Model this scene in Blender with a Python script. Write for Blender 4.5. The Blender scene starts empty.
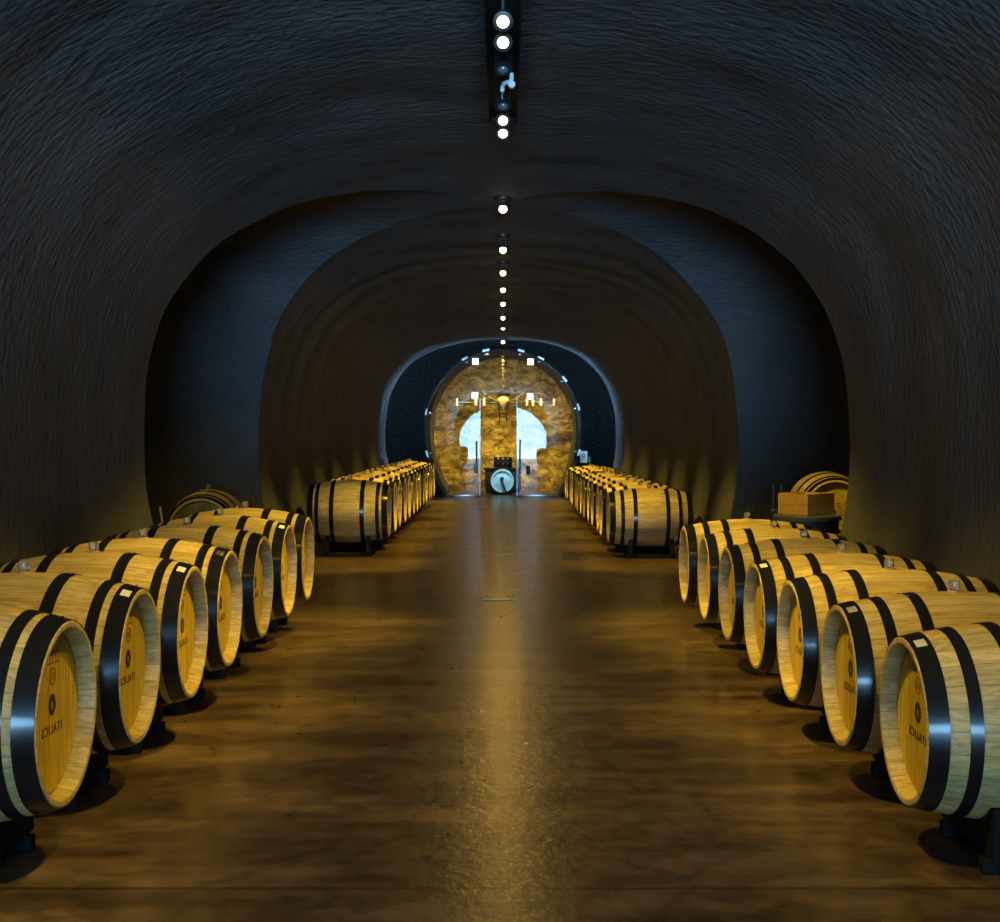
import bpy, bmesh, math, random
from mathutils import Vector, Matrix, noise as mnoise

random.seed(7)
mnoise.seed_set(11)
PI = math.pi
sc = bpy.context.scene
COL = sc.collection
F = 1310.0          # focal length in pixels (1000 wide)
CH = 1.38           # camera height
X0 = -0.05          # tunnel axis

# ------------------------------------------------------------------ materials
def new_mat(name):
    m = bpy.data.materials.new(name); m.use_nodes = True
    nt = m.node_tree
    return m, nt, nt.nodes['Principled BSDF']

def N(nt, typ, **kw):
    n = nt.nodes.new(typ)
    for k, v in kw.items():
        if k == 'inp':
            for a, b in v.items(): n.inputs[a].default_value = b
        else: setattr(n, k, v)
    return n

def math_node(nt, op, a, b=None, c=None):
    n = nt.nodes.new('ShaderNodeMath'); n.operation = op
    for i, v in enumerate((a, b, c)):
        if v is None: continue
        if isinstance(v, (int, float)): n.inputs[i].default_value = v
        else: nt.links.new(v, n.inputs[i])
    return n.outputs[0]

def ramp(nt, fac, stops):
    r = nt.nodes.new('ShaderNodeValToRGB')
    el = r.color_ramp.elements
    while len(el) < len(stops): el.new(0.5)
    for e, (p, c) in zip(el, stops):
        e.position = p; e.color = (c[0], c[1], c[2], 1)
    nt.links.new(fac, r.inputs[0])
    return r.outputs[0]

def mixc(nt, fac, a, b, blend='MIX'):
    n = nt.nodes.new('ShaderNodeMix'); n.data_type = 'RGBA'; n.blend_type = blend
    for sock, v in ((n.inputs[0], fac), (n.inputs[6], a), (n.inputs[7], b)):
        if isinstance(v, (int, float)): sock.default_value = v
        elif isinstance(v, tuple): sock.default_value = (v[0], v[1], v[2], 1)
        else: nt.links.new(v, sock)
    return n.outputs[2]

def simple(name, col, rough=0.5, metal=0.0, spec=0.5):
    m, nt, b = new_mat(name)
    b.inputs['Base Color'].default_value = (*col, 1)
    b.inputs['Roughness'].default_value = rough
    b.inputs['Metallic'].default_value = metal
    b.inputs['Specular IOR Level'].default_value = spec
    no = N(nt, 'ShaderNodeTexNoise', inp={'Scale': 40.0, 'Detail': 3.0})
    tc = N(nt, 'ShaderNodeTexCoord')
    nt.links.new(tc.outputs['Object'], no.inputs['Vector'])
    nt.links.new(mixc(nt, no.outputs['Fac'], tuple(c*0.85 for c in col), tuple(min(1, c*1.15) for c in col)), b.inputs['Base Color'])
    return m

def emit(name, col, s):
    m = bpy.data.materials.new(name); m.use_nodes = True
    nt = m.node_tree; nt.nodes.clear()
    e = N(nt, 'ShaderNodeEmission', inp={'Color': (*col, 1), 'Strength': s})
    o = N(nt, 'ShaderNodeOutputMaterial')
    nt.links.new(e.outputs[0], o.inputs[0])
    return m

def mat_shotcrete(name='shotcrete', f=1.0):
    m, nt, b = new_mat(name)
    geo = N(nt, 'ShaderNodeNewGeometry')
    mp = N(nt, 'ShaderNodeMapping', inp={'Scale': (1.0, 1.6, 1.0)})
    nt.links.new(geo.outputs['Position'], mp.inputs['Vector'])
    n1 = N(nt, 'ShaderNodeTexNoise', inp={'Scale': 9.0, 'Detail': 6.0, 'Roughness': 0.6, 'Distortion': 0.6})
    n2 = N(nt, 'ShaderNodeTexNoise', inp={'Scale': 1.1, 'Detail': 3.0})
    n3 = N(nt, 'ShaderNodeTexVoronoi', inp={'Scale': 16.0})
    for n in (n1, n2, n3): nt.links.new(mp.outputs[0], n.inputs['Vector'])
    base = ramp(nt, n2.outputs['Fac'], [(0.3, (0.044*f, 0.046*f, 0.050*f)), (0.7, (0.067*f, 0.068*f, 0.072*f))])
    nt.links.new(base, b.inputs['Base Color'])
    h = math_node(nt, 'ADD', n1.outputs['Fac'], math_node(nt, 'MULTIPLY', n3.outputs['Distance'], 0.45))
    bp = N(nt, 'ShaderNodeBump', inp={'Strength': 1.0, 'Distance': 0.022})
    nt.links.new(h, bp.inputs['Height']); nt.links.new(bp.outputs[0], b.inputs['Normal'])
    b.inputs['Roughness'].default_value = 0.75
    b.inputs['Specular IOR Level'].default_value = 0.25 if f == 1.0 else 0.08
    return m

def mat_floor():
    m, nt, b = new_mat('stained_concrete')
    geo = N(nt, 'ShaderNodeNewGeometry')
    sx = N(nt, 'ShaderNodeSeparateXYZ'); nt.links.new(geo.outputs['Position'], sx.inputs[0])
    X, Y = sx.outputs[0], sx.outputs[1]
    n1 = N(nt, 'ShaderNodeTexNoise', inp={'Scale': 1.5, 'Detail': 8.0, 'Roughness': 0.66, 'Distortion': 0.15})
    n2 = N(nt, 'ShaderNodeTexNoise', inp={'Scale': 7.0, 'Detail': 6.0, 'Roughness': 0.68, 'Distortion': 0.5})
    mp = N(nt, 'ShaderNodeMapping', inp={'Scale': (0.6, 2.2, 1)})
    nt.links.new(geo.outputs['Position'], mp.inputs['Vector'])
    nt.links.new(mp.outputs[0], n1.inputs['Vector']); nt.links.new(geo.outputs['Position'], n2.inputs['Vector'])
    c = ramp(nt, n1.outputs['Fac'], [(0.36, (0.048, 0.032, 0.023)), (0.5, (0.086, 0.058, 0.042)), (0.64, (0.155, 0.108, 0.08))])
    c = mixc(nt, 0.6, c, ramp(nt, n2.outputs['Fac'], [(0.40, (0.50, 0.50, 0.50)), (0.60, (1.5, 1.46, 1.38))]), 'MULTIPLY')
    # saw-cut joints between the poured slabs
    joint = None
    for y0 in (-2.5, 1.2, 3.96, 6.82, 9.72, 12.8, 16.2, 19.6, 23.0, 26.3):
        d = math_node(nt, 'ABSOLUTE', math_node(nt, 'SUBTRACT', Y, y0))
        k = math_node(nt, 'LESS_THAN', d, 0.011)
        joint = k if joint is None else math_node(nt, 'MAXIMUM', joint, k)
    # slab of the crossing is a shade darker
    mid = math_node(nt, 'MULTIPLY', math_node(nt, 'GREATER_THAN', Y, 9.72), math_node(nt, 'LESS_THAN', Y, 12.8))
    c = mixc(nt, math_node(nt, 'MULTIPLY', mid, 0.4), c, (0.05, 0.034, 0.018))
    # a settled crack right of the centre line
    pts = [(0.19, 6.62), (0.27, 6.36), (0.30, 6.06), (0.36, 5.93), (0.38, 5.62), (0.47, 5.28), (0.52, 5.05)]
    wob = math_node(nt, 'MULTIPLY', math_node(nt, 'SUBTRACT', n2.outputs['Fac'], 0.5), 0.10)
    crack = None
    for (ax, ay), (bx, by) in zip(pts, pts[1:]):
        dx, dy = bx-ax, by-ay; l2 = dx*dx+dy*dy
        px = math_node(nt, 'SUBTRACT', math_node(nt, 'ADD', X, wob), ax); py = math_node(nt, 'SUBTRACT', Y, ay)
        t = math_node(nt, 'DIVIDE', math_node(nt, 'ADD', math_node(nt, 'MULTIPLY', px, dx), math_node(nt, 'MULTIPLY', py, dy)), l2)
        t = math_node(nt, 'MINIMUM', math_node(nt, 'MAXIMUM', t, 0.0), 1.0)
        ex = math_node(nt, 'SUBTRACT', px, math_node(nt, 'MULTIPLY', t, dx))
        ey = math_node(nt, 'SUBTRACT', py, math_node(nt, 'MULTIPLY', t, dy))
        dd = math_node(nt, 'SQRT', math_node(nt, 'ADD', math_node(nt, 'MULTIPLY', ex, ex), math_node(nt, 'MULTIPLY', ey, ey)))
        crack = dd if crack is None else math_node(nt, 'MINIMUM', crack, dd)
    cr = math_node(nt, 'LESS_THAN', crack, 0.007)
    c = mixc(nt, math_node(nt, 'MULTIPLY', cr, 0.6), c, (0.02, 0.013, 0.007))
    c = mixc(nt, math_node(nt, 'MULTIPLY', joint, 0.7), c, (0.02, 0.014, 0.008))
    nt.links.new(c, b.inputs['Base Color'])
    rr = N(nt, 'ShaderNodeMapRange', inp={'From Min': 0.3, 'From Max': 0.7, 'To Min': 0.26, 'To Max': 0.38})
    nt.links.new(n2.outputs['Fac'], rr.inputs['Value']); nt.links.new(rr.outputs[0], b.inputs['Roughness'])
    n3 = N(nt, 'ShaderNodeTexNoise', inp={'Scale': 20.0, 'Detail': 4.0, 'Roughness': 0.6})
    nt.links.new(geo.outputs['Position'], n3.inputs['Vector'])
    h = math_node(nt, 'SUBTRACT', math_node(nt, 'ADD', n3.outputs['Fac'], math_node(nt, 'MULTIPLY', n2.outputs['Fac'], 0.5)), math_node(nt, 'MULTIPLY', joint, 1.5))
    bp = N(nt, 'ShaderNodeBump', inp={'Strength': 0.45, 'Distance': 0.007})
    nt.links.new(h, bp.inputs['Height']); nt.links.new(bp.outputs[0], b.inputs['Normal'])
    b.inputs['Specular IOR Level'].default_value = 0.3
    b.inputs['Coat Weight'].default_value = 0.22; b.inputs['Coat Roughness'].default_value = 0.12
    nt.links.new(bp.outputs[0], b.inputs['Coat Normal'])
    return m

def mat_oak(name, mode, c0, c1):
    """mode 'stave': boards round the X axis, grain along X; 'head': boards side by side in Y, grain along Z; 'plain'."""
    m, nt, b = new_mat(name)
    tc = N(nt, 'ShaderNodeTexCoord'); oi = N(nt, 'ShaderNodeObjectInfo')
    s = N(nt, 'ShaderNodeSeparateXYZ'); nt.links.new(tc.outputs['Object'], s.inputs[0])
    if mode == 'stave':
        ang = math_node(nt, 'ARCTAN2', s.outputs[1], s.outputs[2])
        k = math_node(nt, 'MULTIPLY', ang, 26/(2*PI)); scl = (0.8, 9.0, 9.0)
    elif mode == 'head':
        k = math_node(nt, 'MULTIPLY', math_node(nt, 'ADD', s.outputs[1], 0.02), 1/0.088); scl = (9.0, 9.0, 0.8)
    else:
        k = math_node(nt, 'MULTIPLY', s.outputs[2], 1/0.09); scl = (1.2, 9.0, 9.0)
    k = math_node(nt, 'ADD', k, 40.0)
    idx = math_node(nt, 'FLOOR', k); fr = math_node(nt, 'FRACT', k)
    wn = N(nt, 'ShaderNodeTexWhiteNoise', noise_dimensions='2D')
    cv = N(nt, 'ShaderNodeCombineXYZ'); nt.links.new(idx, cv.inputs[0]); nt.links.new(oi.outputs['Random'], cv.inputs[1])
    nt.links.new(cv.outputs[0], wn.inputs['Vector'])
    off = N(nt, 'ShaderNodeVectorMath', operation='ADD')
    co = N(nt, 'ShaderNodeCombineXYZ')
    nt.links.new(math_node(nt, 'MULTIPLY', idx, 3.7), co.inputs[0]); nt.links.new(math_node(nt, 'MULTIPLY', oi.outputs['Random'], 31.0), co.inputs[2])
    nt.links.new(tc.outputs['Object'], off.inputs[0]); nt.links.new(co.outputs[0], off.inputs[1])
    mp = N(nt, 'ShaderNodeMapping', inp={'Scale': scl}); nt.links.new(off.outputs[0], mp.inputs['Vector'])
    g = N(nt, 'ShaderNodeTexNoise', inp={'Scale': 7.0, 'Detail': 6.0, 'Roughness': 0.6, 'Distortion': 0.9})
    nt.links.new(mp.outputs[0], g.inputs['Vector'])
    c = ramp(nt, g.outputs['Fac'], [(0.36, c0), (0.64, c1)])
    tint = N(nt, 'ShaderNodeMapRange', inp={'To Min': 0.78, 'To Max': 1.12})
    nt.links.new(wn.outputs['Value'], tint.inputs['Value'])
    cc = N(nt, 'ShaderNodeCombineXYZ')
    for i in range(3): nt.links.new(tint.outputs[0], cc.inputs[i])
    c = mixc(nt, 1.0, c, cc.outputs[0], 'MULTIPLY')
    seam = math_node(nt, 'ABSOLUTE', math_node(nt, 'SUBTRACT', fr, 0.5))
    seam = math_node(nt, 'GREATER_THAN', seam, 0.475)
    c = mixc(nt, math_node(nt, 'MULTIPLY', seam, 0.55), c, tuple(v*0.3 for v in c0))
    nt.links.new(c, b.inputs['Base Color'])
    b.inputs['Roughness'].default_value = 0.5
    b.inputs['Specular IOR Level'].default_value = 0.35
    bp = N(nt, 'ShaderNodeBump', inp={'Strength': 0.25, 'Distance': 0.003})
    nt.links.new(math_node(nt, 'SUBTRACT', g.outputs['Fac'], seam), bp.inputs['Height']); nt.links.new(bp.outputs[0], b.inputs['Normal'])
    return m

def mat_rock():
    m, nt, b = new_mat('golden_rock')
    geo = N(nt, 'ShaderNodeNewGeometry')
    n1 = N(nt, 'ShaderNodeTexNoise', inp={'Scale': 3.6, 'Detail': 9.0, 'Roughness': 0.7, 'Distortion': 0.8})
    v = N(nt, 'ShaderNodeTexVoronoi', inp={'Scale': 3.0}, feature='DISTANCE_TO_EDGE')
    mp = N(nt, 'ShaderNodeMapping', inp={'Scale': (1, 1, 2.0)})
    nt.links.new(geo.outputs['Position'], mp.inputs['Vector'])
    nt.links.new(mp.outputs[0], n1.inputs['Vector']); nt.links.new(mp.outputs[0], v.inputs['Vector'])
    c = ramp(nt, n1.outputs['Fac'], [(0.36, (0.085, 0.052, 0.007)), (0.50, (0.38, 0.26, 0.045)), (0.64, (0.66, 0.49, 0.13))])
    nt.links.new(c, b.inputs['Base Color'])
    bp = N(nt, 'ShaderNodeBump', inp={'Strength': 1.0, 'Distance': 0.30})
    h = math_node(nt, 'ADD', n1.outputs['Fac'], math_node(nt, 'MULTIPLY', math_node(nt, 'MINIMUM', v.outputs['Distance'], 0.12), 1.5))
    nt.links.new(h, bp.inputs['Height']); nt.links.new(bp.outputs[0], b.inputs['Normal'])
    b.inputs['Roughness'].default_value = 0.9
    return m

def mat_glass(name, refl, tint=(1, 1, 1)):
    m = bpy.data.materials.new(name); m.use_nodes = True
    nt = m.node_tree; nt.nodes.clear()
    t = N(nt, 'ShaderNodeBsdfTransparent', inp={'Color': (*tint, 1)})
    g = N(nt, 'ShaderNodeBsdfGlossy', inp={'Roughness': 0.012, 'Color': (0.95, 1, 1, 1)})
    mx = N(nt, 'ShaderNodeMixShader', inp={0: refl})
    o = N(nt, 'ShaderNodeOutputMaterial')
    nt.links.new(t.outputs[0], mx.inputs[1]); nt.links.new(g.outputs[0], mx.inputs[2]); nt.links.new(mx.outputs[0], o.inputs[0])
    return m

M = {}
M['wall'] = mat_shotcrete()
M['floor'] = mat_floor()
M['wall_shaded'] = mat_shotcrete('shaded_shotcrete', 0.05)  # wall shotcrete darkened to near black, standing in for shade at the tunnel end
M['stave'] = mat_oak('oak_staves', 'stave', (0.35, 0.255, 0.095), (0.62, 0.485, 0.20))
M['head'] = mat_oak('oak_head', 'head', (0.41, 0.265, 0.018), (0.65, 0.465, 0.040))
M['wood'] = mat_oak('oak_boards', 'plain', (0.38, 0.20, 0.045), (0.60, 0.36, 0.10))
M['hoop'] = simple('black_hoop_paint', (0.010, 0.010, 0.011), 0.15, 0.0, 0.33)
M['black'] = simple('black_metal', (0.010, 0.010, 0.011), 0.45)
M['matt'] = simple('matt_black_steel', (0.008, 0.008, 0.008), 0.85, 0.0, 0.15)
M['dark'] = simple('dark_brown_wood', (0.03, 0.018, 0.008), 0.6)
M['ink'] = simple('branding_ink', (0.022, 0.014, 0.006), 0.8)
M['scorch'] = simple('burnt_brand', (0.20, 0.105, 0.014), 0.8)
M['steel'] = simple('brushed_steel', (0.62, 0.62, 0.60), 0.25, 1.0)
M['blued'] = simple('dark_blue_steel', (0.09, 0.12, 0.15), 0.3, 0.35)
M['paper'] = simple('white_paper', (0.75, 0.72, 0.64), 0.7)
M['white'] = simple('white_enamel', (0.78, 0.85, 0.86), 0.4)
M['brass'] = simple('brass', (0.80, 0.55, 0.18), 0.4, 0.35)
M['rock'] = mat_rock()
M['glass'] = mat_glass('clear_glass', 0.036)
M['bottle'] = simple('bottle_capsule', (0.72, 0.66, 0.5), 0.35)
M['bulb'] = emit('warm_bulb', (1.0, 0.76, 0.38), 9)
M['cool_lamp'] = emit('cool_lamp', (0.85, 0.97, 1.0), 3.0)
def mat_bung():
    m, nt, b = new_mat('silicone_bung')
    b.inputs['Base Color'].default_value = (0.70, 0.62, 0.50, 1)
    b.inputs['Roughness'].default_value = 0.15
    b.inputs['Transmission Weight'].default_value = 0.8
    return m
M['bung'] = mat_bung()

# ------------------------------------------------------------------ helpers
def finish(bm, smooth=True, angle=40):
    me = bpy.data.meshes.new('m')
    bmesh.ops.recalc_face_normals(bm, faces=bm.faces)
    bm.to_mesh(me); bm.free()
    if smooth:
        for p in me.polygons: p.use_smooth = True
        try: me.set_sharp_from_angle(angle=math.radians(angle))
        except Exception: pass
    return me

def link(name, me, mat=None, parent=None, loc=None):
    o = bpy.data.objects.new(name, me); COL.objects.link(o)
    me.name = name
    if mat is not None and not me.materials: me.materials.append(mat)
    if parent is not None: o.parent = parent
    if loc: o.location = loc
    return o

def obj(name, bm, mat, parent=None, loc=None, smooth=True, angle=40):
    return link(name, finish(bm, smooth, angle), mat, parent, loc)

def tag(o, label, cat, group=None):
    o['label'] = label; o['category'] = cat
    if group: o['group'] = group
    return o

def thing(name, label, cat, loc=(0, 0, 0), rz=0.0, group=None):
    o = bpy.data.objects.new(name, None); COL.objects.link(o)
    o.location = loc; o.rotation_euler = (0, 0, rz); o.empty_display_size = 0.1
    return tag(o, label, cat, group)

def struct(name, me, mat):
    o = link(name, me, mat); o['kind'] = 'structure'
    return o

def lathe(bm, prof, axis='X', seg=64, closed=True, off=(0, 0, 0)):
    """revolve [(along, radius)]"""
    off = Vector(off); rings = []
    for a, r in prof:
        ring = []
        for i in range(seg):
            t = 2*PI*i/seg; c, s = math.cos(t)*r, math.sin(t)*r
            v = Vector((a, c, s)) if axis == 'X' else (Vector((c, a, s)) if axis == 'Y' else Vector((c, s, a)))
            ring.append(bm.verts.new(v+off))
        rings.append(ring)
    pairs = list(zip(rings, rings[1:])) + ([(rings[-1], rings[0])] if closed else [])
    for A, B in pairs:
        for i in range(seg):
            j = (i+1) % seg
            bm.faces.new((A[i], A[j], B[j], B[i]))
    return rings

def solid(bm, prof, axis='Z', seg=32, off=(0, 0, 0)):
    r = lathe(bm, prof, axis, seg, False, off)
    bm.faces.new(r[0]); bm.faces.new(r[-1])

def box(bm, c, s, bevel=0.0, rot=None):
    g = bmesh.ops.create_cube(bm, size=1.0)
    vs = g['verts']
    for v in vs: v.co = Vector((v.co.x*s[0], v.co.y*s[1], v.co.z*s[2]))
    if bevel:
        es = list({e for v in vs for e in v.link_edges})
        r = bmesh.ops.bevel(bm, geom=es, offset=bevel, segments=2, affect='EDGES', profile=0.5)
        vs = list({v for f in r['faces'] for v in f.verts} | {v for v in vs if v.is_valid})
    for v in vs:
        if rot is not None: v.co = rot @ v.co
        v.co += Vector(c)

def tube(bm, pts, r, seg=10, cap=True):
    pts = [Vector(p) for p in pts]; rings = []
    for i, p in enumerate(pts):
        d = (pts[min(i+1, len(pts)-1)]-pts[max(i-1, 0)]).normalized()
        u = d.orthogonal().normalized()
        if rings:
            u = (pu - d*pu.dot(d)).normalized()
        pu = u; w = d.cross(u)
        rr = r[i] if isinstance(r, (list, tuple)) else r
        rings.append([bm.verts.new(p+(u*math.cos(2*PI*k/seg)+w*math.sin(2*PI*k/seg))*rr) for k in range(seg)])
    for A, B in zip(rings, rings[1:]):
        for k in range(seg):
            j = (k+1) % seg
            bm.faces.new((A[k], A[j], B[j], B[k]))
    if cap: bm.faces.new(rings[0]); bm.faces.new(rings[-1])

def copy_tree(o, parent=None):
    c = o.copy(); COL.objects.link(c)
    if parent is not None: c.parent = parent
    for ch in list(o.children): copy_tree(ch, c)
    return c

# ------------------------------------------------------------------ tunnel
ZC, TA, TB, TN = 1.30, 2.47, 2.08, 2.5
YC, KC = 11.3, 2.15/2.47
ZTOP = ZC+TB
prof = []                                    # (half width, z) from floor to crown
for i in range(13):
    z = ZC*i/13
    prof.append((TA*(1-0.10*((ZC-z)/ZC)**2), z))
for i in range(41):
    p = (PI/2)*i/40
    prof.append((TA*max(0.0, math.cos(p))**(2/TN), ZC+TB*math.sin(p)**(2/TN)))
prof[-1] = (0.0, ZTOP)

def sm(a, b, x):
    t = min(1, max(0, (x-a)/(b-a))); return t*t*(3-2*t)

def rough(v):
    def nv(p): return Vector((mnoise.noise(p), mnoise.noise(p+Vector((31.7, 0, 11.3))), mnoise.noise(p+Vector((0, 57.1, 23.9)))))
    n = nv(v*0.9)*0.030 + nv(v*2.7+Vector((5, 2, 9)))*0.013
    k = min(1.0, v.z/0.3)
    return v + Vector((n.x, n.y*0.5, n.z))*k

YEND = 25.8
def main_pt(side, w, z, y, edge):
    d = abs(y-edge)
    wave = 0.0
    if y > YC: wave = (0.004+0.002*math.sin(y*0.9))*math.sin(2*PI*y/1.15 + 0.9*math.sin(y*1.7)) * sm(0.1, 1.0, d)
    else: wave = 0.004*math.sin(2*PI*y/1.9+1.0) * sm(0.1, 1.2, d)
    k = 1+wave
    t = sm(19.5, YEND, y)
    kx = k*(1-0.084*t)
    zz = z if z < ZC else ZC+(z-ZC)*k*(1-0.085*t)
    return rough(Vector((X0+side*w*kx, y, zz)))

ZSPLIT = 40                                   # profile index where the wall hands over to the ceiling
def vault(name_w, name_c, y_of_u, rows):
    """rows of the main tunnel on both sides of the crown"""
    def grid(name, cols):
        bm = bmesh.new(); g = []
        for u in range(rows+1):
            g.append([bm.verts.new(main_pt(s, *prof[i], *y_of_u(prof[i][0]*KC, u/rows))) for s, i in cols])
        for A, B in zip(g, g[1:]):
            for k in range(len(cols)-1): bm.faces.new((A[k], A[k+1], B[k+1], B[k]))
        return struct(name, finish(bm, True, 180), M['wall'])
    n = len(prof)
    grid(name_w % 'left', [(-1, i) for i in range(ZSPLIT+1)])
    grid(name_w % 'right', [(1, i) for i in range(ZSPLIT+1)])
    grid(name_c, [(-1, i) for i in range(ZSPLIT, n)]+[(1, i) for i in range(n-2, ZSPLIT-1, -1)])

YBACK = -12.0
vault('wall_%s', 'ceiling', lambda wc, u: (YBACK+(YC-wc-YBACK)*(1-(1-u)**1.7), YC-wc), 190)
vault('wall_%s.001', 'ceiling.001', lambda wc, u: (YC+wc+(YEND-YC-wc)*u, YC+wc), 170)

def crossing(name, side):
    bm = bmesh.new(); g = []; cols = 70; n = len(prof)
    order = [(-1, i) for i in range(n)]+[(1, i) for i in range(n-2, -1, -1)]
    for u in range(cols+1):
        row = []
        for s, i in order:
            w, z = prof[i]; t = u/cols
            x = X0+side*(w+(8.0-w)*t**1.3)
            row.append(bm.verts.new(rough(Vector((x, YC+s*w*KC, z)))))
        g.append(row)
    for A, B in zip(g, g[1:]):
        for k in range(len(order)-1): bm.faces.new((A[k], A[k+1], B[k+1], B[k]))
    bm.faces.new(g[-1])
    bmesh.ops.remove_doubles(bm, verts=bm.verts, dist=1e-5)
    return struct(name, finish(bm, True, 60), M['wall'])
crossing('wall_left.002', -1)
crossing('wall_right.002', 1)

# floor
bm = bmesh.new(); box(bm, (0, 11.8, -0.1), (17.0, 48.4, 0.2))
struct('floor', finish(bm, False), M['floor'])

def holed_wall(name, y, outline, xr, zt, mat, depth=0.0):
    """upright wall with an opening that reaches the floor; outline runs over the top, (x, z)"""
    bm = bmesh.new(); inn = [bm.verts.new((x, y, z)) for x, z in outline]; out = []
    n = len(outline)
    for i in range(n):
        x, z = outline[i]; f = i/(n-1)
        # walk round left side, top, right side of the rectangle
        a = math.atan2(z-1.2, x)
        c, s = math.cos(a), math.sin(a)
        k = min(xr/abs(c) if abs(c) > 1e-6 else 1e9, (zt-1.2)/s if s > 1e-6 else (1.2/-s if s < -1e-6 else 1e9))
        p = (c*k, max(0.0, 1.2+s*k))
        if i in (0, n-1): p = (math.copysign(xr, x), 0.0)
        out.append(bm.verts.new((p[0], y, p[1])))
    for i in range(n-1): bm.faces.new((inn[i], inn[i+1], out[i+1], out[i]))
    # corners
    if depth:
        dp = [bm.verts.new((x, y+depth, z)) for x, z in outline]
        for i in range(n-1): bm.faces.new((inn[i], inn[i+1], dp[i+1], dp[i]))
    return struct(name, finish(bm, True, 40), mat)

# daylight entrance behind the viewer
ent = [(-2.25, 0.0)]+[(2.25*-math.cos(PI*i/36), 1.0+1.75*math.sin(PI*i/36)) for i in range(37)]+[(2.25, 0.0)]
holed_wall('wall_front', YBACK, ent, 4.2, 5.0, M['wall'], -0.4)

# end wall with the round opening
YG = 27.8
GCZ, GA, GT, GB = 1.46, 1.645, 1.68, 2.155
def glass_half(z): 
    b = GT if z > GCZ else GB
    return GA*math.sqrt(max(0.0, 1-((z-GCZ)/b)**2))
th0 = math.asin(-GCZ/GB)
gout = []
for i in range(73):
    t = (PI-th0) + ((th0)-(PI-th0))*i/72
    s = math.sin(t); gout.append((GA*math.cos(t), max(0.0, GCZ+s*(GT if s > 0 else GB))))
holed_wall('wall_back', YG, gout, 8.0, 4.6, M['wall_shaded'])
bm = bmesh.new(); rows = []
for k in range(9):
    rows.append([bm.verts.new((x, YG+3.6*k/8, z)) for x, z in gout])
for A, B in zip(rows, rows[1:]):
    for i in range(len(A)-1): bm.faces.new((A[i], A[i+1], B[i+1], B[i]))
struct('ceiling.004', finish(bm, True, 60), M['wall'])
# closed dark cross passage in front of it
bm = bmesh.new()
def quad(bm, *p): bm.faces.new([bm.verts.new(q) for q in p])
quad(bm, (-8, YEND-0.5, 3.32), (8, YEND-0.5, 3.32), (8, YG+0.05, 3.32), (-8, YG+0.05, 3.32))
struct('ceiling.002', finish(bm, False), M['wall_shaded'])
bm = bmesh.new()
for s in (-1, 1):
    pts = []
    ring = [main_pt(s, *prof[i], YEND, 13.0) for i in range(len(prof))]
    va = [bm.verts.new(p) for p in ring]
    vb = [bm.verts.new((s*8.0, YEND, 4.0*i/(len(ring)-1))) for i in range(len(ring)-1)]+[bm.verts.new((0, YEND, 4.4))]
    for i in range(len(ring)-1): bm.faces.new((va[i], va[i+1], vb[i+1], vb[i]))
struct('wall_inner', finish(bm, False), M['wall_shaded'])

# room behind the glass
bm = bmesh.new(); NX, NZ = 110, 74; g = []
YR = 31.2
for j in range(NZ+1):
    row = []
    for i in range(NX+1):
        x = -3.6+7.2*i/NX; z = -0.02+3.9*j/NZ
        v = Vector((x*0.9, 3.3, z*1.5))
        d = 0.50*mnoise.fractal(v*0.8, 0.8, 2.1, 5) + 0.26*abs(mnoise.noise(v*2.6)) + 0.11*mnoise.noise(v*6)
        lean = 0.25*sm(0, 1.2, 1.2-z)
        row.append(bm.verts.new((x, YR-d-lean, z)))
    g.append(row)
for A, B in zip(g, g[1:]):
    for k in range(NX): bm.faces.new((A[k], A[k+1], B[k+1], B[k]))
struct('wall_rock', finish(bm, True, 30), M['rock'])
bm = bmesh.new()
quad(bm, (-3.5, YG, 0), (-3.5, YR+1, 0), (-3.5, YR+1, 4), (-3.5, YG, 4))
struct('wall_left.003', finish(bm, False), M['rock'])
bm = bmesh.new()
quad(bm, (3.5, YG, 0), (3.5, YR+1, 0), (3.5, YR+1, 4), (3.5, YG, 4))
struct('wall_right.003', finish(bm, False), M['rock'])
bm = bmesh.new()
quad(bm, (-3.6, YG+0.3, 3.45), (3.6, YG+0.3, 3.45), (3.6, YR+1, 3.45), (-3.6, YR+1, 3.45))
struct('ceiling.003', finish(bm, False), M['dark'])

# ------------------------------------------------------------------ barrels
# half length, bilge radius, end radius, height of the axis; the left rows hold squat barrels, the right rows slimmer ones
DIM = {'L': (0.445, 0.353, 0.288, 0.493), 'R': (0.455, 0.324, 0.270, 0.4345)}
def use(kind):
    global BL, BR, BE, AX
    BL, BR, BE, AX = DIM[kind]
use('L')
def brad(x): return BR-(BR-BE)*(abs(x)/BL)**2

def text_mesh(body, size, space=1.15):
    cu = bpy.data.curves.new('t', 'FONT'); cu.body = body; cu.size = size
    cu.align_x = 'CENTER'; cu.align_y = 'CENTER'; cu.extrude = 0.0006; cu.space_character = space; cu.offset = 0.0003
    o = bpy.data.objects.new('t', cu); COL.objects.link(o)
    bpy.context.view_layer.update()
    me = bpy.data.meshes.new_from_object(o.evaluated_get(bpy.context.evaluated_depsgraph_get()))
    bpy.data.objects.remove(o); bpy.data.curves.remove(cu)
    return me

def on_head(me, z):
    """lay a flat XY mesh on the head plane, reading right to left as the photograph shows it"""
    for v in me.vertices:
        u, w, t = v.co
        v.co = (t, -u, w+z)
    me.flip_normals()
    return me

word_me = on_head(text_mesh('ITALICS', 0.042, 1.3), -0.052)

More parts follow.
